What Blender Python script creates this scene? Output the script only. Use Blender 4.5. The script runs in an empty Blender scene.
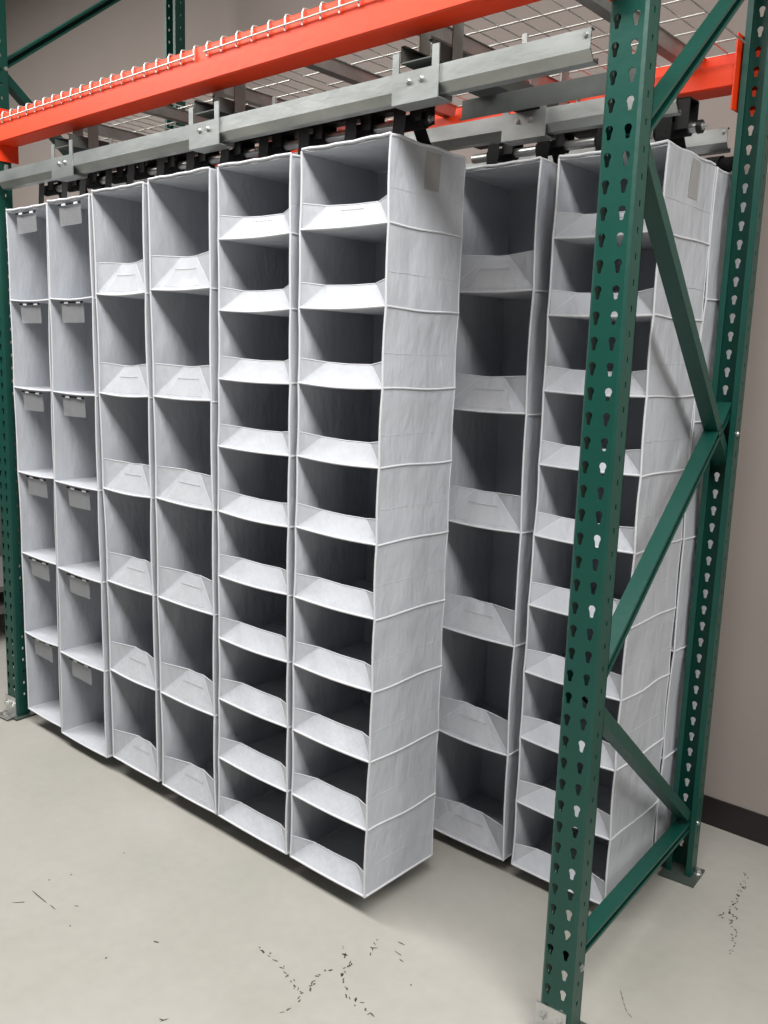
import bpy, math, random
from mathutils import Vector, Matrix
random.seed(7)
SC = bpy.context.scene
COL = SC.collection
FLOOR = -0.132

# ------------------------------------------------------------------ camera
cam_d = bpy.data.cameras.new('camera'); cam = bpy.data.objects.new('camera', cam_d); COL.objects.link(cam)
cam_d.sensor_fit = 'HORIZONTAL'; cam_d.sensor_width = 36.0
cam_d.lens = 36.0 * 890.36 / 768.0
cam_d.clip_start = 0.05; cam_d.clip_end = 100
_r = Vector((0.75317, 0.65699, 0.0331)); _u = Vector((-0.13656, 0.10694, 0.98484)); _w = Vector((-0.64349, 0.74628, -0.17026))
_m = Matrix((( _r.x, _u.x, -_w.x, 0.89376), (_r.y, _u.y, -_w.y, -1.67431), (_r.z, _u.z, -_w.z, 1.42926), (0, 0, 0, 1)))
cam.matrix_world = _m
SC.camera = cam

# ------------------------------------------------------------------ world, light, exposure
world = bpy.data.worlds.new('world'); SC.world = world; world.use_nodes = True
bg = world.node_tree.nodes['Background']
bg.inputs[0].default_value = (0.93, 0.97, 1.0, 1); bg.inputs[1].default_value = 0.055
def area(name, loc, sx, sy, power, rot=(0, 0, 0), col=(1, 1, 1)):
    d = bpy.data.lights.new(name, 'AREA'); d.shape = 'RECTANGLE'; d.size = sx; d.size_y = sy; d.energy = power; d.color = col
    o = bpy.data.objects.new(name, d); COL.objects.link(o); o.location = loc; o.rotation_euler = rot
    return o
LC = (1, 0.985, 0.96)
area('ceiling_lamp_near', (1.3, -1.15, 3.6), 2.4, 0.9, 150, col=LC)
area('side_fill_right', (3.9, -1.15, 3.6), 2.4, 0.9, 115, col=LC)  # added fill light, no known fixture, brightens the shelves' right-hand sides
area('ceiling_lamp_mid', (-1.3, -1.15, 3.6), 2.4, 0.9, 75, col=LC)
area('ceiling_lamp_left', (-3.9, -1.15, 3.6), 2.4, 0.9, 150, col=LC)
SC.view_settings.view_transform = 'Standard'; SC.view_settings.look = 'None'
SC.view_settings.gamma = 1.0; SC.view_settings.use_curve_mapping = False
SC.view_settings.exposure = 0.06

# ------------------------------------------------------------------ materials
def srgb(r, g, b):
    f = lambda c: (c / 255 / 12.92) if c / 255 <= 0.04045 else ((c / 255 + 0.055) / 1.055) ** 2.4
    return (f(r), f(g), f(b), 1)
def mat(name, col, rough=0.5, metal=0.0, var=0.0, vscale=8.0, bump=0.0, bscale=60.0, stretch=(1, 1, 1), coat=0.0, spec=0.5, bdist=0.01):
    m = bpy.data.materials.new(name); m.use_nodes = True
    nt = m.node_tree; b = nt.nodes['Principled BSDF']
    b.inputs['Base Color'].default_value = col; b.inputs['Roughness'].default_value = rough; b.inputs['Metallic'].default_value = metal
    b.inputs['Coat Weight'].default_value = coat; b.inputs['Specular IOR Level'].default_value = spec
    tc = nt.nodes.new('ShaderNodeTexCoord'); mp = nt.nodes.new('ShaderNodeMapping'); mp.inputs['Scale'].default_value = stretch
    nt.links.new(tc.outputs['Object'], mp.inputs['Vector'])
    if var:
        n = nt.nodes.new('ShaderNodeTexNoise'); n.inputs['Scale'].default_value = vscale; n.inputs['Detail'].default_value = 5
        nt.links.new(mp.outputs[0], n.inputs['Vector'])
        mr = nt.nodes.new('ShaderNodeMapRange'); mr.inputs['From Min'].default_value = 0.3; mr.inputs['From Max'].default_value = 0.7
        mr.inputs['To Min'].default_value = 1 - var; mr.inputs['To Max'].default_value = 1 + var
        nt.links.new(n.outputs['Fac'], mr.inputs['Value'])
        h = nt.nodes.new('ShaderNodeHueSaturation'); h.inputs['Color'].default_value = col
        nt.links.new(mr.outputs[0], h.inputs['Value']); nt.links.new(h.outputs[0], b.inputs['Base Color'])
    if bump:
        n2 = nt.nodes.new('ShaderNodeTexNoise'); n2.inputs['Scale'].default_value = bscale; n2.inputs['Detail'].default_value = 4
        nt.links.new(mp.outputs[0], n2.inputs['Vector'])
        bp = nt.nodes.new('ShaderNodeBump'); bp.inputs['Strength'].default_value = bump; bp.inputs['Distance'].default_value = bdist
        nt.links.new(n2.outputs['Fac'], bp.inputs['Height']); nt.links.new(bp.outputs[0], b.inputs['Normal'])
    return m
def fabric(name, col, trans=0.25, bump=0.35):
    m = mat(name, col, rough=0.75, bump=bump, bscale=9.0, var=0.03, vscale=5, stretch=(1, 1, 0.45), spec=0.25, bdist=0.03)
    nt = m.node_tree; b = nt.nodes['Principled BSDF']; out = nt.nodes['Material Output']
    tr = nt.nodes.new('ShaderNodeBsdfTranslucent'); tr.inputs['Color'].default_value = col
    mx = nt.nodes.new('ShaderNodeMixShader'); mx.inputs[0].default_value = trans
    nt.links.new(b.outputs[0], mx.inputs[1]); nt.links.new(tr.outputs[0], mx.inputs[2]); nt.links.new(mx.outputs[0], out.inputs['Surface'])
    return m
def clear(name, col, mixf, rough=0.08):
    m = bpy.data.materials.new(name); m.use_nodes = True; nt = m.node_tree
    b = nt.nodes['Principled BSDF']; b.inputs['Base Color'].default_value = col; b.inputs['Roughness'].default_value = rough
    out = nt.nodes['Material Output']; t = nt.nodes.new('ShaderNodeBsdfTransparent'); mx = nt.nodes.new('ShaderNodeMixShader')
    mx.inputs[0].default_value = mixf
    nt.links.new(t.outputs[0], mx.inputs[1]); nt.links.new(b.outputs[0], mx.inputs[2]); nt.links.new(mx.outputs[0], out.inputs['Surface'])
    return m
M_FAB = fabric('white_fabric', (0.53, 0.55, 0.59, 1), 0.12, 0.7)
M_TRIM = fabric('white_binding', (0.70, 0.71, 0.74, 1), 0.12, 0.1)
M_PATCH = fabric('grey_backed_fabric', (0.36, 0.355, 0.35, 1), 0.05, 0.2)
M_CLEAR = clear('clear_plastic', (0.8, 0.8, 0.82, 1), 0.13)
M_WINDOW = clear('clear_vinyl_window', (0.75, 0.75, 0.77, 1), 0.16, 0.1)
M_GREEN = mat('green_paint', srgb(7, 66, 56), 0.42, 0, 0.06, 12, 0.08, 40, spec=0.5)
M_FOOT = mat('worn_foot_steel', srgb(74, 84, 78), 0.55, 0.3, 0.1, 30)
M_ORANGE = mat('orange_paint', srgb(238, 62, 10), 0.5, 0, 0.04, 10, 0.06, 40)
M_GALV = mat('galvanised_steel', srgb(172, 176, 174), 0.42, 0.85, 0.16, 14, 0.05, 60, stretch=(0.5, 1, 1))
M_DULL_SHADED = mat('dull_shaded_steel', srgb(92, 96, 94), 0.6, 0.6, 0.12, 14)  # grey of the cross channels; on the stop angle it paints in shade
M_ZINC = mat('bright_zinc', srgb(205, 206, 204), 0.32, 0.9, 0.08, 20)
M_WIRE = mat('wire_zinc', srgb(206, 204, 198), 0.4, 0.7)
M_BLACK = mat('black_webbing', srgb(3, 3, 4), 0.9, 0, 0.1, 40, 0.2, 120)
M_BLACKM = mat('black_metal', srgb(10, 10, 11), 0.5, 0.2)
M_RUBBER = mat('black_rubber', srgb(20, 20, 20), 0.7)
M_CART = mat('grey_cart', srgb(110, 108, 106), 0.5)
M_DARKBOX = mat('dark_taupe', srgb(84, 78, 74), 0.6, 0, 0.05, 6)
M_WALL = mat('painted_wall', srgb(150, 140, 134), 0.8, 0, 0.02, 3, 0.06, 90)
M_CEIL = mat('ceiling_paint', srgb(190, 188, 184), 0.9)
M_BASE = mat('vinyl_baseboard', srgb(34, 29, 30), 0.45, 0, 0.05, 10)
M_SCUFF = mat('scuff_black', srgb(70, 68, 64), 0.8, 0, 0.3, 60)

def floor_mat():
    m = bpy.data.materials.new('sealed_concrete'); m.use_nodes = True; nt = m.node_tree; b = nt.nodes['Principled BSDF']
    tc = nt.nodes.new('ShaderNodeTexCoord')
    n1 = nt.nodes.new('ShaderNodeTexNoise'); n1.inputs['Scale'].default_value = 1.6; n1.inputs['Detail'].default_value = 7
    n2 = nt.nodes.new('ShaderNodeTexNoise'); n2.inputs['Scale'].default_value = 28; n2.inputs['Detail'].default_value = 4
    r1 = nt.nodes.new('ShaderNodeValToRGB'); r1.color_ramp.elements[0].position = 0.32; r1.color_ramp.elements[1].position = 0.7
    r1.color_ramp.elements[0].color = srgb(160, 158, 150); r1.color_ramp.elements[1].color = srgb(172, 169, 163)
    mx = nt.nodes.new('ShaderNodeMixRGB'); mx.blend_type = 'MULTIPLY'; mx.inputs[0].default_value = 0.12
    nt.links.new(tc.outputs['Object'], n1.inputs[0]); nt.links.new(tc.outputs['Object'], n2.inputs[0])
    nt.links.new(n1.outputs['Fac'], r1.inputs[0]); nt.links.new(r1.outputs[0], mx.inputs[1]); nt.links.new(n2.outputs['Fac'], mx.inputs[2])
    nt.links.new(mx.outputs[0], b.inputs['Base Color'])
    b.inputs['Roughness'].default_value = 0.42; b.inputs['Specular IOR Level'].default_value = 0.4
    bp = nt.nodes.new('ShaderNodeBump'); bp.inputs['Strength'].default_value = 0.08; bp.inputs['Distance'].default_value = 0.004
    nt.links.new(n1.outputs['Fac'], bp.inputs['Height']); nt.links.new(bp.outputs[0], b.inputs['Normal'])
    return m
M_FLOOR = floor_mat()

# ------------------------------------------------------------------ mesh helpers
class MB:
    def __init__(s): s.v = []; s.f = []; s.sm = []
    def add(s, vs, fs, smooth=False):
        o = len(s.v); s.v += [tuple(p) for p in vs]
        for f in fs: s.f.append(tuple(i + o for i in f)); s.sm.append(smooth)
        return s
    def box(s, x0, x1, y0, y1, z0, z1):
        v = [(x0, y0, z0), (x1, y0, z0), (x1, y1, z0), (x0, y1, z0), (x0, y0, z1), (x1, y0, z1), (x1, y1, z1), (x0, y1, z1)]
        return s.add(v, [(0, 3, 2, 1), (4, 5, 6, 7), (0, 1, 5, 4), (1, 2, 6, 5), (2, 3, 7, 6), (3, 0, 4, 7)])
    def prism(s, poly, axis_pts, smooth=False):
        """poly: list of (a,b) ; axis_pts: two functions end points -> extrude poly between two frames"""
        (p0, A, B), (p1, A1, B1) = axis_pts
        p0 = Vector(p0); p1 = Vector(p1); n = len(poly)
        vs = [p0 + Vector(A) * a + Vector(B) * b for a, b in poly] + [p1 + Vector(A1) * a + Vector(B1) * b for a, b in poly]
        fs = [(i, (i + 1) % n, n + (i + 1) % n, n + i) for i in range(n)] + [tuple(range(n - 1, -1, -1)), tuple(range(n, 2 * n))]
        return s.add(vs, fs, smooth)
    def tube(s, pts, r, n=8, cap=True, smooth=True):
        pts = [Vector(p) for p in pts]; rings = []
        up = Vector((0, 0, 1))
        d0 = (pts[1] - pts[0]).normalized()
        if abs(d0.z) > 0.9: up = Vector((1, 0, 0))
        a = d0.cross(up).normalized()
        for i, p in enumerate(pts):
            d = (pts[min(i + 1, len(pts) - 1)] - pts[max(i - 1, 0)]).normalized()
            a = (a - d * a.dot(d)).normalized(); b = d.cross(a)
            rings.append([p + (a * math.cos(2 * math.pi * k / n) + b * math.sin(2 * math.pi * k / n)) * r for k in range(n)])
        vs = [q for R in rings for q in R]; fs = []
        for i in range(len(pts) - 1):
            for k in range(n):
                fs.append((i * n + k, i * n + (k + 1) % n, (i + 1) * n + (k + 1) % n, (i + 1) * n + k))
        s.add(vs, fs, smooth)
        if cap: s.add(rings[0] + rings[-1], [tuple(range(n - 1, -1, -1)), tuple(range(n, 2 * n))])
        return s
    def sheet(s, fn, nu, nv, th, smooth=True):
        """closed slab: fn(u,v)->point, offset by vector th"""
        th = Vector(th); P = [[Vector(fn(i / nu, j / nv)) for i in range(nu + 1)] for j in range(nv + 1)]
        W = nu + 1; top = [p for row in P for p in row]; N = len(top)
        vs = top + [p + th for p in top]; fs = []
        for j in range(nv):
            for i in range(nu):
                a, b, c, d = j * W + i, j * W + i + 1, (j + 1) * W + i + 1, (j + 1) * W + i
                fs.append((a, b, c, d)); fs.append((N + d, N + c, N + b, N + a))
        s.add(vs, fs, smooth)
        rim = [i for i in range(W)] + [j * W + nu for j in range(1, nv + 1)] + [nv * W + i for i in range(nu - 1, -1, -1)] + [j * W for j in range(nv - 1, 0, -1)]
        n = len(rim)
        s.add([top[i] for i in rim] + [top[i] + th for i in rim], [(k, n + k, n + (k + 1) % n, (k + 1) % n) for k in range(n)])
        return s
    def build(s, name, m, parent=None, label=None):
        me = bpy.data.meshes.new(name); me.from_pydata(s.v, [], s.f); me.materials.append(m)
        me.polygons.foreach_set('use_smooth', s.sm); me.update()
        o = bpy.data.objects.new(name, me); COL.objects.link(o)
        if parent: o.parent = parent
        if label: o['label'] = label
        return o
def link_copy(o, parent, loc=None, name=None):
    c = o.copy(); COL.objects.link(c); c.parent = parent
    if loc is not None: c.location = loc
    return c
def empty(name, loc, rz=0.0):
    o = bpy.data.objects.new(name, None); COL.objects.link(o); o.location = loc; o.rotation_euler = (0, 0, rz); o.empty_display_size = 0.1
    return o
def tag(o, label, cat, group=None):
    o['label'] = label; o['category'] = cat
    if group: o['group'] = group
    return o
def struct(name, mb, m):
    o = mb.build(name, m); o['kind'] = 'structure'; return o

# ------------------------------------------------------------------ the room
floor = struct('floor', MB().box(-9, 5, -6, 1.36, FLOOR - 0.1, FLOOR), M_FLOOR)
struct('wall_back', MB().box(-9, 5, 1.27, 1.36, FLOOR, 4.5), M_WALL)
struct('ceiling', MB().box(-9, 5, -6, 1.36, 4.5, 4.6), M_CEIL)
bbm = MB().prism([(0, 0), (0.008, 0), (0.008, 0.004), (0.006, 0.1), (0, 0.1)], [((-9, 1.27, FLOOR), (0, -1, 0), (0, 0, 1)), ((5, 1.27, FLOOR), (0, -1, 0), (0, 0, 1))])
struct('baseboard_back', bbm, M_BASE)
# tyre and drag scuffs on the floor paint
def scuffs():
    mb = MB(); rnd = random.Random(3)
    def fleck(x, y, ang, L, W):
        n = 7; vs = []
        for k in range(n):
            t = 2 * math.pi * k / n; a = math.cos(t) * L * rnd.uniform(.6, 1.1); b = math.sin(t) * W * rnd.uniform(.5, 1.2)
            vs.append((x + a * math.cos(ang) - b * math.sin(ang), y + a * math.sin(ang) + b * math.cos(ang), FLOOR + 0.0004))
        mb.add(vs, [tuple(range(n))])
    lines = [[(-0.729, -0.247), (-0.672, -0.248), (-0.613, -0.256), (-0.543, -0.281), (-0.513, -0.292)],
             [(-0.534, -0.201), (-0.539, -0.185), (-0.513, -0.292), (-0.502, -0.342), (-0.511, -0.374)],
             [(-0.578, -0.085), (-0.544, -0.109), (-0.515, -0.12), (-0.494, -0.168), (-0.467, -0.193), (-0.431, -0.209), (-0.4, -0.217), (-0.368, -0.216), (-0.335, -0.212)],
             [(-0.54, 0.01), (-0.514, -0.023), (-0.49, -0.074)],
             [(0.107, 1.054), (0.119, 0.975), (0.125, 0.923), (0.134, 0.849), (0.138, 0.805), (0.124, 0.759)],
             [(0.134, 0.86), (0.165, 0.76), (0.19, 0.70), (0.206, 0.665), (0.214, 0.615)]]
    for ln in lines:
        for (x0, y0), (x1, y1) in zip(ln, ln[1:]):
            d = math.hypot(x1 - x0, y1 - y0); n = max(1, int(d / 0.010)); ang = math.atan2(y1 - y0, x1 - x0)
            for k in range(n):
                if rnd.random() < .12: continue
                t = (k + rnd.random()) / n
                fleck(x0 + (x1 - x0) * t + rnd.gauss(0, .005), y0 + (y1 - y0) * t + rnd.gauss(0, .005), ang + rnd.gauss(0, .5), rnd.uniform(.003, .011), rnd.uniform(.0012, .0036))
    for (x0, y0), (x1, y1) in [((-1.385, -.602), (-1.353, -.565)), ((-1.41, -.53), (-1.30, -.532)), ((-1.30, -.53), (-1.262, -.53)), ((-1.245, -.485), (-1.23, -.476)), ((-.48, .031), (-.45, .034)), ((-.46, -.003), (-.43, -.006)), ((-.43, -.02), (-.41, -.021))]:
        fleck((x0 + x1) / 2, (y0 + y1) / 2, math.atan2(y1 - y0, x1 - x0), math.hypot(x1 - x0, y1 - y0) * .5, .0022)
    for x, y in [(-1.388, -.412), (-1.169, -.54), (-1.41, -.47), (-1.379, -.235), (-.983, -.545), (-.342, -.075)]:
        fleck(x, y, rnd.uniform(0, 3), .004, .003)
    fleck(-.944, -.418, .4, .009, .004); fleck(-.691, -.572, 1.2, .012, .002); fleck(-.697, -.575, .3, .009, .002)
    for a, b in zip([(0.056, .278), (.068, .262), (.080, .246), (.092, .230), (.105, .217)], [(.068, .262), (.080, .246), (.092, .230), (.105, .217), (.122, .207)]):
        fleck((a[0] + b[0]) / 2, (a[1] + b[1]) / 2, math.atan2(b[1] - a[1], b[0] - a[0]), .011, .0012)
    o = mb.build('scuff_marks', M_SCUFF, floor); o['kind'] = 'stuff'
scuffs()

# ------------------------------------------------------------------ upright frames
P_TOP = 3.3
def post_mesh():
    """perforated C-section post, face at y=0, opening towards +y; z measured from the lowest hole level"""
    mb = MB(); th = 0.0024
    X0, X1, D, ch = -0.0165, 0.0605, 0.062, 0.006
    n_lo, n_hi = -2, int((P_TOP - 0.0) / 0.0508)
    N = 16
    def keyhole():
        rr, st, zc, zl = 0.0080, 0.0043, 0.0050, -0.0145
        pts = []
        for k in range(11):
            t = math.radians(-42 + 264 * k / 10); pts.append((rr * math.cos(t), zc + rr * math.sin(t)))
        pts += [(-st * 1.02, zl + 0.006), (-st, zl + 0.002), (-st * .45, zl), (st * .45, zl), (st, zl + 0.002), (st * 1.02, zl + 0.006)]
        return pts
    kh = keyhole()
    def rectpts(pts, cx, cz, x0, x1, z0, z1):
        out = []
        for (a, b) in pts:
            t = math.atan2(b, a); dx, dz = math.cos(t), math.sin(t)
            sx = ((x1 - cx) / dx if dx > 1e-9 else ((x0 - cx) / dx if dx < -1e-9 else 1e9)); sz = ((z1 - cz) / dz if dz > 1e-9 else ((z0 - cz) / dz if dz < -1e-9 else 1e9))
            k = min(sx, sz); out.append((cx + dx * k, cz + dz * k))
        # snap nearest points to corners
        for c in ((x0, z0), (x1, z0), (x0, z1), (x1, z1)):
            i = min(range(len(out)), key=lambda q: (out[q][0] - c[0]) ** 2 + (out[q][1] - c[1]) ** 2); out[i] = c
        return out
    def holed(x0, x1, z0, z1, cx, cz, shape, to3, dirn):
        """ring of quads on both skins plus hole wall"""
        n = len(shape); inn = [(cx + a, cz + b) for a, b in shape]; out = rectpts(shape, cx, cz, x0, x1, z0, z1)
        vs = [to3(a, b, 0) for a, b in out] + [to3(a, b, 0) for a, b in inn] + [to3(a, b, th) for a, b in out] + [to3(a, b, th) for a, b in inn]
        fs = []
        for i in range(n):
            j = (i + 1) % n
            fs += [(i, j, n + j, n + i), (2 * n + j, 2 * n + i, 3 * n + i, 3 * n + j), (n + i, n + j, 3 * n + j, 3 * n + i)]
        mb.add(vs, fs)
    front = lambda a, b, t: (a, t, b)
    right = lambda a, b, t: (X1 - t, a, b)
    left = lambda a, b, t: (X0 + t, a, b)
    slot = [(0.0035, 0), (0.0035, 0.006), (0, 0.006), (-0.0035, 0.006), (-0.0035, 0), (-0.0035, -0.006), (0, -0.006), (0.0035, -0.006)]
    zb = FLOOR + 0.006; zt = 0
    for n in range(n_lo, n_hi):
        zc = n * 0.0508; z0, z1 = zc - 0.0254, zc + 0.0254
        if n == n_lo: z0 = zb
        zt = z1
        if n == n_lo:
            for f3 in (front,):
                mb.add([f3(X0 + ch, z0, 0), f3(X1 - ch, z0, 0), f3(X1 - ch, z1, 0), f3(X0 + ch, z1, 0), f3(X0 + ch, z0, th), f3(X1 - ch, z0, th), f3(X1 - ch, z1, th), f3(X0 + ch, z1, th)], [(0, 1, 2, 3), (7, 6, 5, 4)])
            for f3 in (right, left):
                mb.add([f3(ch, z0, 0), f3(D, z0, 0), f3(D, z1, 0), f3(ch, z1, 0), f3(ch, z0, th), f3(D, z0, th), f3(D, z1, th), f3(ch, z1, th)], [(0, 1, 2, 3), (7, 6, 5, 4)])
            continue
        holed(X0 + ch, 0.01925, z0, z1, 0.0, zc, kh, front, 1)
        holed(0.01925, X1 - ch, z0, z1, 0.0385, zc, kh, front, 1)
        for f3 in (right, left):
            holed(ch, D, z0, z1, 0.034, zc + 0.02, slot, f3, 1)
    # corner chamfers and rear return lips
    for sx, xe in ((1, X0), (-1, X1)):
        poly = [(xe, ch), (xe + sx * ch, 0), (xe + sx * ch, th), (xe + sx * th, ch)]
        mb.add([(x, y, zb) for x, y in poly] + [(x, y, zt) for x, y in poly], [(0, 1, 5, 4), (1, 2, 6, 5), (2, 3, 7, 6), (3, 0, 4, 7)])
        a, b = sorted((xe, xe + sx * 0.016)); mb.box(a, b, D - th, D, zb, zt)
    return mb
POST_MB = post_mesh()
POST_SRC = None
def brace_mb(p0, p1, wx, h, xc, op=1, th=0.0025):
    """lipped channel strut in the frame's (y,z) plane; op = side (+x or -x) on which the channel is open"""
    p0 = Vector((xc, p0[0], p0[1])); p1 = Vector((xc, p1[0], p1[1])); d = (p1 - p0).normalized()
    up = Vector((1, 0, 0)).cross(d).normalized()
    if up.z < 0: up = -up
    a = wx / 2; b = h / 2; lip = 0.008
    poly = [(-a, -b), (-a, b), (a, b), (a, b - lip), (a - th, b - lip), (a - th, b - th), (-a + th, b - th), (-a + th, -b + th), (a - th, -b + th), (a - th, -b + lip), (a, -b + lip), (a, -b)]
    mb = MB(); n = len(poly)
    vs = [p0 + Vector((op * x, 0, 0)) + up * y for x, y in poly] + [p1 + Vector((op * x, 0, 0)) + up * y for x, y in poly]
    mb.add(vs, [(i, (i + 1) % n, n + (i + 1) % n, n + i) for i in range(n)])
    return mb
def bolt_mb(c, axis, r=0.008, L=0.007):
    c = Vector(c); ax = Vector(axis); mb = MB()
    mb.tube([c, c + ax * 0.002], r * 1.5, 12, smooth=False); mb.tube([c + ax * 0.002, c + ax * L], r, 6, smooth=False)
    return mb
FD = 0.945
def upright(loc, rz, label, segs, bolts):
    global POST_SRC
    root = tag(empty('upright_frame', loc, rz), label, 'rack frame', 'green rack upright frames')
    if POST_SRC is None:
        POST_SRC = POST_MB.build('post', M_GREEN, root); p1 = POST_SRC
    else: p1 = link_copy(POST_SRC, root)
    p1.location = (0, 0, -loc[2])
    p2 = link_copy(POST_SRC, root, (0.044, FD, -loc[2])); p2.rotation_euler = (0, 0, math.pi)
    z = -loc[2]; xc = 0.022
    def jn(a, b): return (a[0], a[1] + z), (b[0], b[1] + z)
    for a, b, op in segs:
        a, b = jn(a, b); brace_mb(a, b, 0.040, 0.031, xc, op).build('brace', M_GREEN, root)
    for y, zz in bolts:
        for sx, x in ((1, 0.0605), (-1, -0.0165)):
            bolt_mb((x, y, zz + z), (sx, 0, 0), 0.0055, 0.005).build('bolt', M_ZINC, root)
    for y0, y1, front in ((-0.02, 0.10, True), (FD - 0.10, FD + 0.012, False)):
        base = MB().box(-0.026, 0.082, y0, y1, FLOOR + z, FLOOR + z + 0.008)
        pl = base.build('foot_plate', M_FOOT, root)
        for bx in (0.071,):
            bolt_mb((bx, (y0 + y1) / 2 + 0.02, FLOOR + z + 0.008), (0, 0, 1), 0.009, 0.016).build('anchor_bolt', M_ZINC, pl)
    # zinc shim clip bolted across the foot of the front post
    clip = MB(); clip.box(-0.024, 0.052, -0.004, -0.0005, FLOOR + z + 0.008, FLOOR + z + 0.090); clip.box(-0.028, 0.056, -0.048, -0.0005, FLOOR + z + 0.008, FLOOR + z + 0.013)
    cp = clip.build('foot_clip', M_ZINC, root, 'zinc clip at the foot of the green post')
    for bx in (-0.006, 0.034): bolt_mb((bx, -0.004, FLOOR + z + 0.058), (0, -1, 0), 0.008, 0.012).build('clip_bolt', M_ZINC, cp)
    bolt_mb((0.014, -0.028, FLOOR + z + 0.013), (0, 0, 1), 0.010, 0.018).build('clip_bolt', M_ZINC, cp)
    return root
RZ = 0.0808
SEG_R = [((0.050, 1.868), (0.90, 2.527), 1), ((0.05, 1.91), (0.92, 1.165), -1), ((0.90, 1.325), (0.05, 0.712), 1), ((0.06, 0.685), (0.88, 0.075), -1), ((0.05, 0.062), (0.90, 0.035), 1), ((0.90, 2.58), (0.05, 3.2), -1)]
BOLT_R = [(0.905, 1.25), (0.905, 0.05), (0.045, 0.055), (0.905, 2.55)]
SEG_L = [((0.05, 2.475), (0.90, 3.13), 1), ((0.05, 2.455), (0.90, 1.78), -1), ((0.90, 1.76), (0.05, 1.13), 1), ((0.05, 1.11), (0.90, 0.42), -1), ((0.05, 0.062), (0.90, 0.05), 1)]
BOLT_L = [(0.055, 2.465), (0.905, 1.77), (0.055, 1.12), (0.905, 0.42), (0.055, 0.062)]
upright((0, 0, FLOOR), RZ, 'green perforated upright frame nearest the camera, with zigzag braces', SEG_R, BOLT_R)
LX, LY = -2.655, 0.03
upright((LX, LY, FLOOR), RZ, 'green perforated upright frame at the far left end of the rack', SEG_L, BOLT_L)

# ------------------------------------------------------------------ beams
BZ0, BZ1 = 2.184, 2.281
def beam(p0, p1, inner, label):
    """step beam between two points; inner = +1 when the step faces +y"""
    p0 = Vector((p0[0], p0[1], 0)); p1 = Vector((p1[0], p1[1], 0)); d = (p1 - p0).normalized(); nrm = Vector((-d.y, d.x, 0)) * inner
    root = tag(empty('shelf_beam', (p0.x, p0.y, BZ0)), label, 'beam', 'orange rack beams')
    o = Vector((p0.x, p0.y, BZ0)); W = 0.085; H = BZ1 - BZ0; st = 0.038
    poly = [(0.004, 0), (W - 0.004, 0), (W, 0.004), (W, H - st), (W - 0.036, H - st), (W - 0.036, H - 0.004), (W - 0.04, H), (0.004, H), (0, H - 0.004), (0, 0.004)]
    a0 = Vector((0, 0, 0)) + d * 0.004; a1 = p1 - p0 - d * 0.004
    MB().prism(poly, [(a0, nrm, (0, 0, 1)), (a1, nrm, (0, 0, 1))]).build('beam_tube', M_ORANGE, root)
    for e, dd in ((Vector((0, 0, 0)), d), (p1 - p0, -d)):
        mb = MB()
        mb.prism([(-0.006, -0.06), (W + 0.006, -0.06), (W + 0.006, H + 0.035), (-0.006, H + 0.035)], [(e, nrm, (0, 0, 1)), (e + dd * 0.004, nrm, (0, 0, 1))])
        f = e - nrm * 0.010
        mb.prism([(-0.0, -0.06), (0.004, -0.06), (0.004, H + 0.035), (-0.0, H + 0.035)], [(f + dd * 0.004, nrm, (0, 0, 1)), (f - dd * 0.055, nrm, (0, 0, 1))])
        c = mb.build('end_connector', M_ORANGE, root)
        for zz in (-0.035, H + 0.01):
            q = f - dd * 0.026 + Vector((0, 0, zz)); bolt_mb(q, -nrm, 0.007, 0.006).build('connector_pin', M_ZINC, c)
    return root
LPR = LX + 0.062
beam((LPR, LY, 0), (-0.018, -0.022, 0), 1, 'orange steel beam across the front top of the rack, wire hooked over it')
beam((-0.0945, 0.945, 0), (LPR - 0.076, LY + 0.942, 0), 1, 'orange steel beam at the back of the rack, seen behind the near post')

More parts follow.
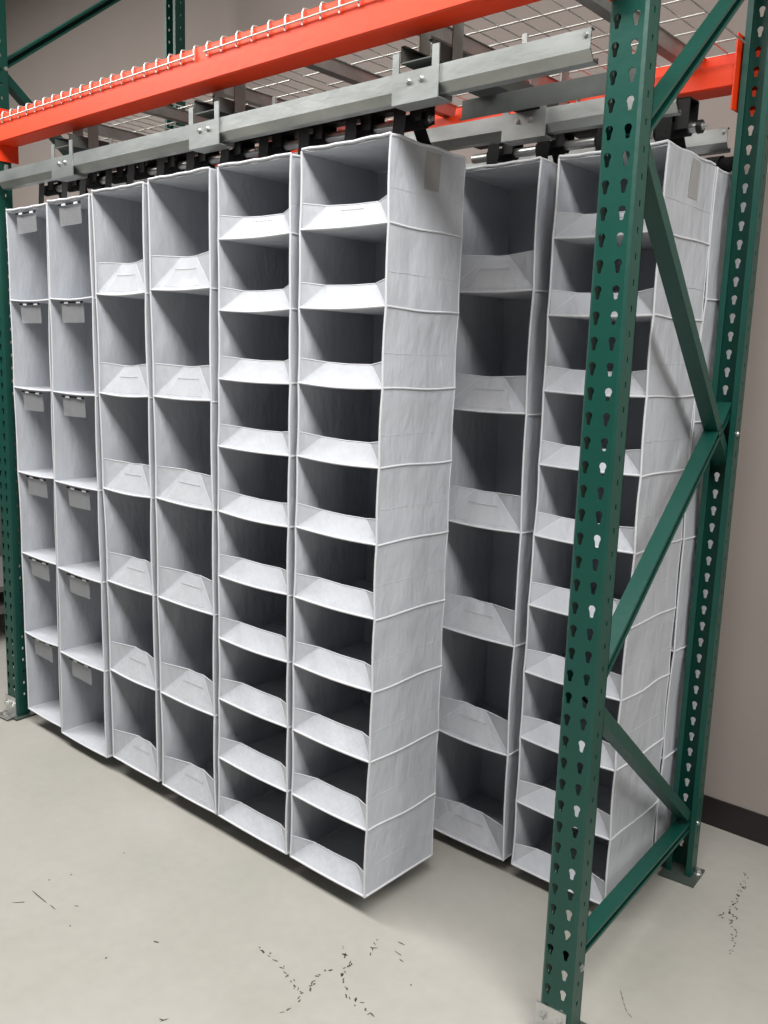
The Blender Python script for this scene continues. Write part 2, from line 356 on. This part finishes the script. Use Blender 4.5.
# ------------------------------------------------------------------ wire decks
DZ = 2.2855
def deck(x0, x1, label, sup):
    root = tag(empty('wire_deck', ((x0 + x1) / 2, 0.45, DZ)), label, 'wire deck', 'galvanised wire decks on the rack')
    ox, oy, oz = root.location
    w = MB(); n = int(round((x1 - x0) / 0.064)); r = 0.0026
    yf = lambda x: -0.022 + (x + 0.018) / (LPR + 0.018) * (LY + 0.022)
    for k in range(n + 1):
        x = x0 + (x1 - x0) * k / n; f = yf(x) - 0.0045
        w.tube([(x - ox, f - oy, 2.246 - oz), (x - ox, f - oy, 2.276 - oz), (x - ox, f + 0.004 - oy, DZ - oz), (x - ox, f + 0.012 - oy, DZ + 0.002 - oz), (x - ox, (0.93 if -2.54 < x < -0.11 else 0.862) - oy, DZ + 0.002 - oz)], r, 6)
    for k in range(10):
        y = 0.052 + k * 0.1067 - (0.0)
        if y > 0.93: break
        w.tube([(x0 - ox, y - oy, DZ - 0.003 - oz), ((x1 if y < 0.8 else min(x1, -0.11)) - ox, y - oy, DZ - 0.003 - oz)], r, 6)
    w.tube([(x0 - 0.006 - ox, yf(x0) - 0.009 - oy, 2.258 - oz), (x1 + 0.006 - ox, yf(x1) - 0.009 - oy, 2.258 - oz)], r, 6)
    g = w.build('wire_grid', M_WIRE, root); g['kind'] = 'stuff'
    for x in sup:
        h = 0.032; a = 0.022
        poly = [(-a - 0.008, 0), (-a, 0), (-a + 0.006, -h), (a - 0.006, -h), (a, 0), (a + 0.008, 0), (a + 0.008, 0.0015), (a - 0.001, 0.0015), (a - 0.008, -h + 0.002), (-a + 0.008, -h + 0.002), (-a + 0.001, 0.0015), (-a - 0.008, 0.0015)]
        b = MB(); n = len(poly); zt = DZ - 0.008 - oz
        vs = [(x - ox + p, 0.052 - oy, zt + q) for p, q in poly] + [(x - ox + p, 0.895 - oy, zt + q) for p, q in poly]
        b.add(vs, [(i, (i + 1) % n, n + (i + 1) % n, n + i) for i in range(n)])
        b.build('support_channel', M_GALV, root)
deck(-1.262, -0.078, 'galvanised wire deck over the near half of the rack', (-0.226, -0.66, -1.08))
deck(-2.575, -1.322, 'galvanised wire deck over the far left half of the rack', (-1.52, -1.92, -2.36))

# ------------------------------------------------------------------ cross channels that carry the hanging rails
def cross_channel(x, label):
    root = tag(empty('cross_channel', (x, 0.62, 2.1275)), label, 'support channel', 'galvanised cross channels under the deck')
    a = 0.047; c = 0.0195; th = 0.003
    poly = [(-a, -c), (a, -c), (a, c), (a - 0.012, c), (a - 0.012, c - th), (a - th, c - th), (a - th, -c + th), (-a + th, -c + th), (-a + th, c - th), (-a + 0.012, c - th), (-a + 0.012, c), (-a, c)]
    n = len(poly); b = MB()
    vs = [(p, -0.60, q) for p, q in poly] + [(p, 0.60, q) for p, q in poly]
    b.add(vs, [(i, (i + 1) % n, n + (i + 1) % n, n + i) for i in range(n)]); b.add(vs, [(0, 1, 6, 7), (n + 7, n + 6, n + 1, n)])
    b.build('channel', M_DULL_SHADED, root)
    for y in (-0.51, -0.02, 0.24):
        s = MB(); s.box(0.0475, 0.0505, y - 0.02, y + 0.02, -0.016, 0.120); s.box(-0.0505, -0.0475, y - 0.02, y + 0.02, -0.016, 0.122); s.box(-0.0505, 0.0505, y - 0.02, y + 0.02, 0.120, 0.124)
        h = s.build('hanger_strap', M_GALV, root)
    return root
BX = (-0.515, -1.300, -2.085)
for x, w in zip(BX, ('nearest the camera', 'at the middle of the rack', 'at the far left end')):
    cross_channel(x, 'galvanised channel running front to back under the wire deck, ' + w)

# ------------------------------------------------------------------ hanging rails
def rail(y, x0, x1, label, bx=BX, zt=2.092, tilt=0.0):
    root = tag(empty('hanging_rail', ((x0 + x1) / 2, y, zt - 0.062)), label, 'rail', 'galvanised hanging rails')
    root.rotation_euler = (0, -tilt, 0); root.location.z -= tilt * (x1 - x0) * 0.5
    ox = root.location.x; H = 0.062; a = 0.024; t = 0.003
    poly = [(-a, H), (-a, 0.022), (-a + 0.016, 0.002), (0.012, 0), (0.012, 0.012), (0.009, 0.012), (0.009, t), (-a + 0.017, 0.005), (-a + t, 0.023), (-a + t, H - t), (-a + 0.014, H - t), (-a + 0.014, H)]
    n = len(poly); b = MB()
    vs = [(x0 - ox, p, q) for p, q in poly] + [(x1 - ox, p, q) for p, q in poly]
    b.add(vs, [(i, (i + 1) % n, n + (i + 1) % n, n + i) for i in range(n)])
    b.build('track', M_GALV, root)
    for x in bx:
        if not (x0 < x < x1): continue
        q = x - ox; m = MB(); w = 0.069; f = -a - 0.004
        m.box(q - w, q + w, f, f + 0.0035, -0.006, H - 0.002)
        m.box(q - w, q - w + 0.020, f, f + 0.0035, H - 0.002, H + 0.044); m.box(q + w - 0.020, q + w, f, f + 0.0035, H - 0.002, H + 0.044)
        m.box(q - w, q + w, f, a + 0.004, -0.009, -0.006)
        m.box(q - w, q + w, a + 0.0005, a + 0.004, -0.006, H + 0.0)
        bk = m.build('bracket', M_GALV, root)
        for dx in (-0.020, 0.018): bolt_mb((q + dx, f, H * 0.62), (0, -1, 0), 0.005, 0.006).build('bracket_bolt', M_ZINC, bk)
    for xa in [x + 0.29 for x in bx] + [x0 + 0.05]:
        if x0 < xa < x1 and abs(xa - x1) > 0.06:
            MB().tube([(xa - ox, -a + 0.008, H - 0.003), (xa - ox, -a + 0.008, H + 0.02)], 0.007, 6, smooth=False).build('hanger_bolt', M_ZINC, root)
    bolt_mb((x1 - ox - 0.012, -a, H * 0.8), (0, -1, 0), 0.004, 0.004).build('end_bolt', M_ZINC, root)
    return root
rail(0.045, -2.555, -0.066, 'long galvanised rail in front, above the first row of white shelves', tilt=0.0062)
rail(0.51, -2.60, -0.088, 'galvanised rail above the second row of white shelves', zt=2.098)
rail(0.985, -2.66, -0.143, 'galvanised rail above the rear row, beside the wall', zt=2.105)
# short galvanised angle behind the front rail
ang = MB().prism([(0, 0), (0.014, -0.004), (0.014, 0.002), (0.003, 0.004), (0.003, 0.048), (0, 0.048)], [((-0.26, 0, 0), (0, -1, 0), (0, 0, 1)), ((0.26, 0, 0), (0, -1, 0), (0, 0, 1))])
o = ang.build('stop_angle', M_DULL_SHADED); o.location = (-0.325, 0.30, 2.0455)  # galvanised strip coloured darker to paint in the shade under the deck
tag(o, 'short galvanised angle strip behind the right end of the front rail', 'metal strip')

# ------------------------------------------------------------------ rods with black sleeves
def rod(y, x0, x1, zr, label, straps, bar=True):
    root = tag(empty('hanging_rod', ((x0 + x1) / 2, y, zr)), label, 'rod', 'black sleeved hanging rods')
    ox = root.location.x
    MB().tube([(x0 - ox, 0, 0), (x1 - ox, 0, 0)], 0.0135, 12).build('rod', M_ZINC, root, 'bright zinc rod')
    c = MB()
    if bar: c.box(x0 - ox + 0.01, x1 - ox - 0.10, -0.018, 0.018, 0.030, 0.066)
    if bar: c.build('carrier_bar', M_BLACKM, root)
    for x in straps:
        MB().tube([(x - 0.040 - ox, 0, 0), (x + 0.052 - ox, 0, 0)], 0.0205, 12).build('sleeve', M_BLACK, root)
        if not bar: continue
        h = MB(); q = x + 0.040 - ox; h.box(q - 0.018, q + 0.018, -0.029, -0.0245, -0.006, 0.0685); h.box(q - 0.018, q + 0.018, 0.0245, 0.029, -0.006, 0.0685)
        h.box(q - 0.018, q + 0.018, -0.029, 0.029, 0.0665, 0.0695)
        h.build('hanger', M_BLACKM, root)
    MB().tube([(x1 - ox, 0, 0), (x1 + 0.012 - ox, 0, 0)], 0.017, 12).build('end_cap', M_BLACKM, root)
    bolt_mb((x1 + 0.012 - ox, 0, 0.0), (1, 0, 0), 0.006, 0.012).build('end_bolt', M_ZINC, root)

# ------------------------------------------------------------------ white hanging shelves
HANG = []
def hanging_shelf(y0, dep, xt0, xt1, xb0, xb1, z0, z1, N, lip, label, seed, zrod, open_labels=False, bar=True):
    rnd = random.Random(seed)
    cx = (xb0 + xb1) / 2
    root = tag(empty('hanging_shelf', (cx, y0 + dep / 2, z0)), label, 'hanging shelf', 'white fabric hanging shelves')
    H = z1 - z0; dz = H / N; T = 0.0022; hy = dep / 2
    ph = [rnd.uniform(0, 6.28) for _ in range(8)]
    amp = [rnd.uniform(0.55, 1.25) for _ in range(N + 1)]
    def xs(side, z):      # x of the side edge at height z (local)
        t = z / H; xa = (xb0 + (xt0 - xb0) * t) if side < 0 else (xb1 + (xt1 - xb1) * t)
        return xa - cx
    def pinch(side, v, z):
        k = min(N - 1, int(z / dz)); s = (z - k * dz) / dz
        return -side * (0.0055 if N > 7 else 0.008) * amp[k] * max(0.0, math.sin(math.pi * s)) ** 0.8
    def wob(side, y, z):
        g = math.sin(z * 9 + ph[0] + side) * math.sin((y + hy) / dep * 5 + ph[1]) * 0.003
        g += math.sin(z * 31 + ph[2]) * math.sin((y + hy) / dep * 9 + ph[3]) * 0.0012
        return g
    NZ = N * 6 if N < 8 else N * 4
    for side in (-1, 1):
        def fn(u, v, side=side):
            y = -hy + u * dep; z = v * H
            edge = 0.6 + 0.4 * math.sin(math.pi * u)
            fz = math.sin(math.pi * u) * 0.6 + 0.4
            return (xs(side, z) + pinch(side, u, z) * edge + wob(side, y, z) * math.sin(math.pi * u) + 0.002 * math.sin(z * 6 + ph[4 + (side > 0)]) * (1 - u), y, z)
        sp = MB().sheet(fn, 10, NZ, (-side * T, 0, 0)).build('side_panel', M_FAB, root)
        # binding along the front edge
        pts = []
        for j in range(NZ + 1):
            p = fn(0, j / NZ); pts.append((p[0] - side * T / 2, p[1] - 0.001, p[2]))
        MB().tube(pts, 0.0032, 6).build('front_binding', M_TRIM, sp)
        pts = [(fn(1, j / NZ)[0] - side * T / 2, fn(1, j / NZ)[1], fn(1, j / NZ)[2]) for j in range(NZ + 1)]
        MB().tube(pts, 0.0026, 6).build('rear_binding', M_TRIM, sp)
        # sewn shelf seams on the outer face
        for k in range(1, N):
            sm = MB(); sm.tube([Vector(fn(i / 8, k / N)) + Vector((side * 0.0008, 0, 0.0022 * math.sin(i * .8 + k))) for i in range(9)], 0.0030, 6)
            sm.build('shelf_seam', M_TRIM, sp)
        if N > 7:
            for k in range(N):
                cr = MB(); zc = (k + 0.42 + rnd.uniform(-.03, .03)) / N
                cr.tube([Vector(fn(i / 8, zc)) + Vector((side * 0.0001, 0, rnd.uniform(-.0012, .0012))) for i in range(9)], 0.0009, 5)
                cr.build('fold_crease', M_FAB, sp)
        if side > 0:
            pm = MB().sheet(lambda u, v: Vector(fn(0.46 + 0.2 * u, 1 - 0.004 - 0.046 * v)) + Vector((0.0006, 0, 0)), 3, 2, (0.0006, 0, 0))
            pm.build('strap_patch', M_PATCH, sp, 'greyish reinforcement patch at the top of the side')
    # back
    def fb(u, v):
        z = v * H; a = xs(-1, z) + T; b = xs(1, z) - T
        return (a + (b - a) * u, hy - 0.004 - 0.006 * abs(math.sin(math.pi * z / dz)) * math.sin(math.pi * u), z)
    MB().sheet(fb, 6, N * 4, (0, 0.0022, 0)).build('back_panel', M_FAB, root)
    sag = 0.0085
    def shelf_fn(k):
        z = k * dz; s = sag * rnd.uniform(.5, 1.3) * (1 if 0 < k < N else 0.5); tw = rnd.uniform(-.003, .003)
        def f(u, v):
            a = xs(-1, z) + T; b = xs(1, z) - T
            return (a + (b - a) * u, -hy + 0.0005 + v * (dep - 0.007), z - s * math.sin(math.pi * u) * (0.6 + 0.4 * math.sin(math.pi * v)) + tw * (u - .5) * (1 - v))
        return f
    for k in range(N + 1):
        f = shelf_fn(k)
        nm = 'bottom_panel' if k == 0 else ('top_panel' if k == N else 'shelf')
        mb = MB().sheet(f, 8, 4, (0, 0, -0.0035 if k == N else 0.0035)); s = mb.build(nm, M_FAB, root)
        pts = [Vector(f(i / 10, 0)) + Vector((0, -0.001, 0.0015)) for i in range(11)]
        if k == N:
            pts = [p + Vector((0, 0, 0.003 + 0.0012 * math.sin(i * 1.9 + seed))) for i, p in enumerate(pts)]
        MB().tube(pts, 0.0034 if k < N else 0.0042, 6).build('edge_binding', M_TRIM, s)
        if k == N or k == 0:
            for sd in (0, 1):
                e = [Vector(f(sd, i / 8)) + Vector((0.001 * (1 if sd else -1), 0, 0.002)) + Vector((0, 0, 0.0022 * math.sin(i * 1.7 + seed) if k == N else 0)) for i in range(9)]
                MB().tube(e, 0.0038, 6).build('edge_binding', M_TRIM, s)
        if k == N: continue
        if lip:
            # sloped front lip: two gussets and a leaning trapezoid panel
            ins, rec, hB, hC = lip; jit = rnd.uniform(-.004, .004)
            a = xs(-1, k * dz + hB * .5) + T + 0.001; b = xs(1, k * dz + hB * .5) - T - 0.001; w = b - a
            zz = lambda u: f(u, 0)[2] + 0.003
            y = -hy + 0.002
            i1 = ins + rnd.uniform(-.02, .02); i2 = 1 - ins + rnd.uniform(-.02, .02)
            A = Vector((a, y, zz(0))); B = Vector((a, y, zz(0) + hB)); C = Vector((a + w * i1, y + rec, zz(0) + hC + jit)); Dp = Vector((a + w * i2, y + rec, zz(1) + hC + jit * .5)); E = Vector((b, y, zz(1) + hB)); F = Vector((b, y, zz(1)))
            mb = MB()
            def trap(u, v):
                bot = A.lerp(F, u); bot.z = zz(u); top = C.lerp(Dp, u); top.z -= 0.002 * math.sin(math.pi * u)
                p = bot.lerp(top, v); p.y += 0.003 * math.sin(math.pi * v) * math.sin(math.pi * u); return p
            mb.sheet(trap, 8, 4, (0, 0.0014, -0.0008))
            for tri in ((A, B, C), (F, Dp, E)):
                th = Vector((0, 0.0014, 0.0004))
                mb.add(list(tri) + [q + th for q in tri], [(0, 1, 2), (5, 4, 3), (0, 3, 4, 1), (1, 4, 5, 2), (2, 5, 3, 0)])
            fl = mb.build('front_flap', M_FAB, root)
            hm = MB(); hm.tube([B, C, C.lerp(Dp, .5) - Vector((0, 0, .002)), Dp, E], 0.0016, 5); hm.tube([A, C], 0.0011, 5); hm.tube([F, Dp], 0.0011, 5)
            hm.build('flap_hem', M_TRIM, fl)
            nrm = Vector((0, -hC, rec)).normalized() * 0.0012
            u0, u1 = (0.16, 0.84) if N < 8 else (0.34, 0.72)
            v0, v1 = (0.10, 0.66) if N < 8 else (0.14, 0.80)
            if N < 8 or k == N - 1:
                wn = MB().sheet(lambda u, v: trap(u0 + (u1 - u0) * u, v0 + (v1 - v0) * v) + nrm, 4, 3, nrm * 0.4)
                wo = wn.build('label_window', M_WINDOW, fl, 'clear vinyl label window')
                MB().tube([trap(u0 + (u1 - u0) * i / 4, v1 - .04) + nrm * 1.6 for i in range(5)], 0.0006, 4).build('window_seam', M_PATCH, fl)
    if open_labels:
        for k in range(1, N + 1):
            za = k * dz - 0.006; a = xs(-1, za); b = xs(1, za); w = b - a; xm = a + w * (0.46 + rnd.uniform(-.03, .03)); tl = rnd.uniform(-.003, .003)
            y = -hy + 0.004
            def lf(u, v, xm=xm, za=za, tl=tl): return (xm - 0.072 + 0.144 * u + 0.002 * v, y + 0.004 + 0.003 * v + 0.0015 * math.sin(4 * u + k), za - 0.072 * v + tl * (u - .5) - 0.006)
            lp = MB().sheet(lf, 5, 3, (0, 0.0006, 0)).build('label_pocket', M_CLEAR, root, 'clear plastic label pocket')
            MB().box(xm - 0.074, xm + 0.074, y - 0.001, y + 0.003, za - 0.010, za - 0.004).build('pocket_clip', M_BLACKM, lp)
            for dx in (-0.045, 0.035): MB().box(xm + dx, xm + dx + 0.026, y - 0.002, y - 0.0008, za - 0.0115, za - 0.0045).build('clip_tape', M_TRIM, lp)
    # webbing straps up to the rod
    zr = zrod - z0; st = []
    for dx in (-0.085, 0.085):
        x = (xs(-1, H) + xs(1, H)) / 2 + dx; st.append(x + cx)
        mb = MB(); w = 0.0205
        path = [(-0.048, H + 0.004), (-0.042, zr + 0.004)] + ([(-0.038, zr + 0.060), (-0.030, zr + 0.0710), (0.030, zr + 0.0710), (0.036, zr + 0.050)] if bar else [(-0.024, zr + 0.018), (0.0, zr + 0.0235), (0.022, zr + 0.014)]) + [(0.036, zr - 0.004), (0.060, H + 0.032), (0.085, H + 0.004)]
        def sf(u, v): 
            t = v * (len(path) - 1); i = min(int(t), len(path) - 2); q = t - i
            return (x - w + 2 * w * u, path[i][0] + (path[i + 1][0] - path[i][0]) * q, path[i][1] + (path[i + 1][1] - path[i][1]) * q)
        mb.sheet(sf, 1, len(path) - 1, (0, 0, 0.002), smooth=False)
        mb.box(x - w, x + w, -0.085, -0.044, H + 0.0005, H + 0.0035); mb.box(x - w, x + w, 0.07, 0.112, H + 0.0005, H + 0.0035)
        mb.build('strap', M_BLACK, root, 'black webbing strap')
    HANG.append((round(y0, 2), st))
    return root
S = lambda x: 0.894 + (x - 0.894) * 0.992
LIP6 = (0.37, 0.034, 0.104, 0.098); LIP10 = (0.22, 0.033, 0.066, 0.056)
ZR = 2.029
Y1 = 0.0405; DEP = 0.304
hanging_shelf(Y1, DEP, S(-2.568), S(-2.262), S(-2.535), S(-2.268), -0.063, 1.932, 6, None, 'white open hanging shelf with six cubbies, at the far left end of the front row', 1, ZR, True)
hanging_shelf(Y1 - 0.004, DEP, S(-2.251), S(-1.968), S(-2.258), S(-1.930), -0.081, 1.938, 6, None, 'white open hanging shelf with six cubbies, second from left in the front row', 2, ZR, True)
hanging_shelf(Y1, DEP, S(-1.960), S(-1.655), S(-1.893), S(-1.608), -0.064, 1.947, 6, LIP6, 'white hanging shelf with six lipped cubbies, beside the open cubbies, third from left in front', 3, ZR)
hanging_shelf(Y1, DEP, S(-1.630), S(-1.318), S(-1.584), S(-1.285), -0.064, 1.955, 6, LIP6, 'white hanging shelf with six lipped cubbies, fourth from left in front, beside the ten-cubby shelves', 4, ZR)
hanging_shelf(Y1, DEP, S(-1.279), S(-0.966), S(-1.272), S(-0.942), -0.065, 1.956, 10, LIP10, 'white hanging shelf with ten small lipped cubbies, second from right in the front row', 5, ZR)
hanging_shelf(Y1, DEP, S(-0.928), S(-0.612), S(-0.927), S(-0.618), -0.065, 1.960, 10, LIP10, 'white hanging shelf with ten lipped cubbies, right end of front row, bare side showing', 6, ZR)
Y2 = 0.502
hanging_shelf(Y2, DEP, -0.765, -0.464, -0.752, -0.450, -0.085, 1.971, 6, LIP6, 'white six-cubby hanging shelf with lipped cubbies, left one in the second row', 7, ZR + 0.008)
hanging_shelf(Y2, DEP, -0.410, -0.104, -0.420, -0.106, -0.082, 1.968, 10, LIP10, 'white hanging shelf with ten lipped cubbies in the second row, behind the near green post', 8, ZR + 0.008)
Y3 = 0.818
hanging_shelf(Y3, 0.2985, -0.405, -0.104, -0.405, -0.100, -0.082, 1.962, 6, LIP6, 'white hanging shelf of the rear row, only its side showing behind the rear green post', 9, 2.005, bar=False)
def strap_xs(y): return sorted(x for yy, l in HANG for x in l if abs(yy - round(y, 2)) < 0.012)
rod(Y1 + DEP / 2, -2.50, -0.62, ZR, 'black sleeved rod holding up the front row of white shelves', strap_xs(Y1))
rod(Y2 + DEP / 2, -0.80, -0.10, ZR + 0.008, 'black sleeved rod with bright end, holding the second row of shelves', strap_xs(Y2))
rod(Y3 + 0.149, -0.44, -0.13, 2.005, 'black sleeved rod holding the rear row near the wall', strap_xs(Y3), False)

# ------------------------------------------------------------------ things glimpsed past the far left post
def cart():
    root = tag(empty('utility_cart', (-4.02, 0.52, FLOOR)), 'grey low cart on black casters, just left of the far green post', 'cart')
    MB().box(-0.45, 0.40, -0.28, 0.28, 0.15, 0.19).build('lower_deck', M_CART, root)
    MB().box(-0.45, 0.40, -0.28, 0.28, 0.27, 0.30).build('upper_deck', M_CART, root)
    for sx in (-0.43, 0.38):
        for sy in (-0.26, 0.26): MB().box(sx - 0.015, sx + 0.015, sy - 0.015, sy + 0.015, 0.19, 0.27).build('corner_post', M_BLACKM, root)
    for sx in (-0.38, 0.33):
        for sy in (-0.22, 0.22):
            c = MB(); c.tube([(sx - 0.016, sy, 0.05), (sx + 0.016, sy, 0.05)], 0.05, 20, smooth=False)
            w = c.build('caster', M_RUBBER, root)
            f = MB(); f.box(sx - 0.022, sx - 0.018, sy - 0.02, sy + 0.02, 0.05, 0.15); f.box(sx + 0.018, sx + 0.022, sy - 0.02, sy + 0.02, 0.05, 0.15); f.box(sx - 0.03, sx + 0.03, sy - 0.03, sy + 0.03, 0.144, 0.15)
            f.build('caster_fork', M_BLACKM, w)
cart()
def cabinet():
    root = tag(empty('storage_cabinet', (-5.1, 1.06, FLOOR)), 'dark taupe cabinet by the wall, glimpsed left of the far green post', 'cabinet')
    MB().box(-0.9, 0.9, -0.2, 0.2, 0.05, 1.25).build('body', M_DARKBOX, root)
    MB().box(-0.86, 0.86, -0.17, 0.19, 0, 0.05).build('plinth', M_BLACKM, root)
    MB().box(-0.92, 0.92, -0.22, 0.2, 1.25, 1.28).build('top', M_CART, root)
    for x in (-0.45, 0.45):
        d = MB().box(x - 0.44, x + 0.44, -0.218, -0.2, 0.07, 1.23).build('door', M_DARKBOX, root)
        MB().box(-0.02 + x * 0.1 - 0.006, -0.02 + x * 0.1 + 0.006, -0.235, -0.218, 0.6, 0.75).build('handle', M_ZINC, d)
cabinet()
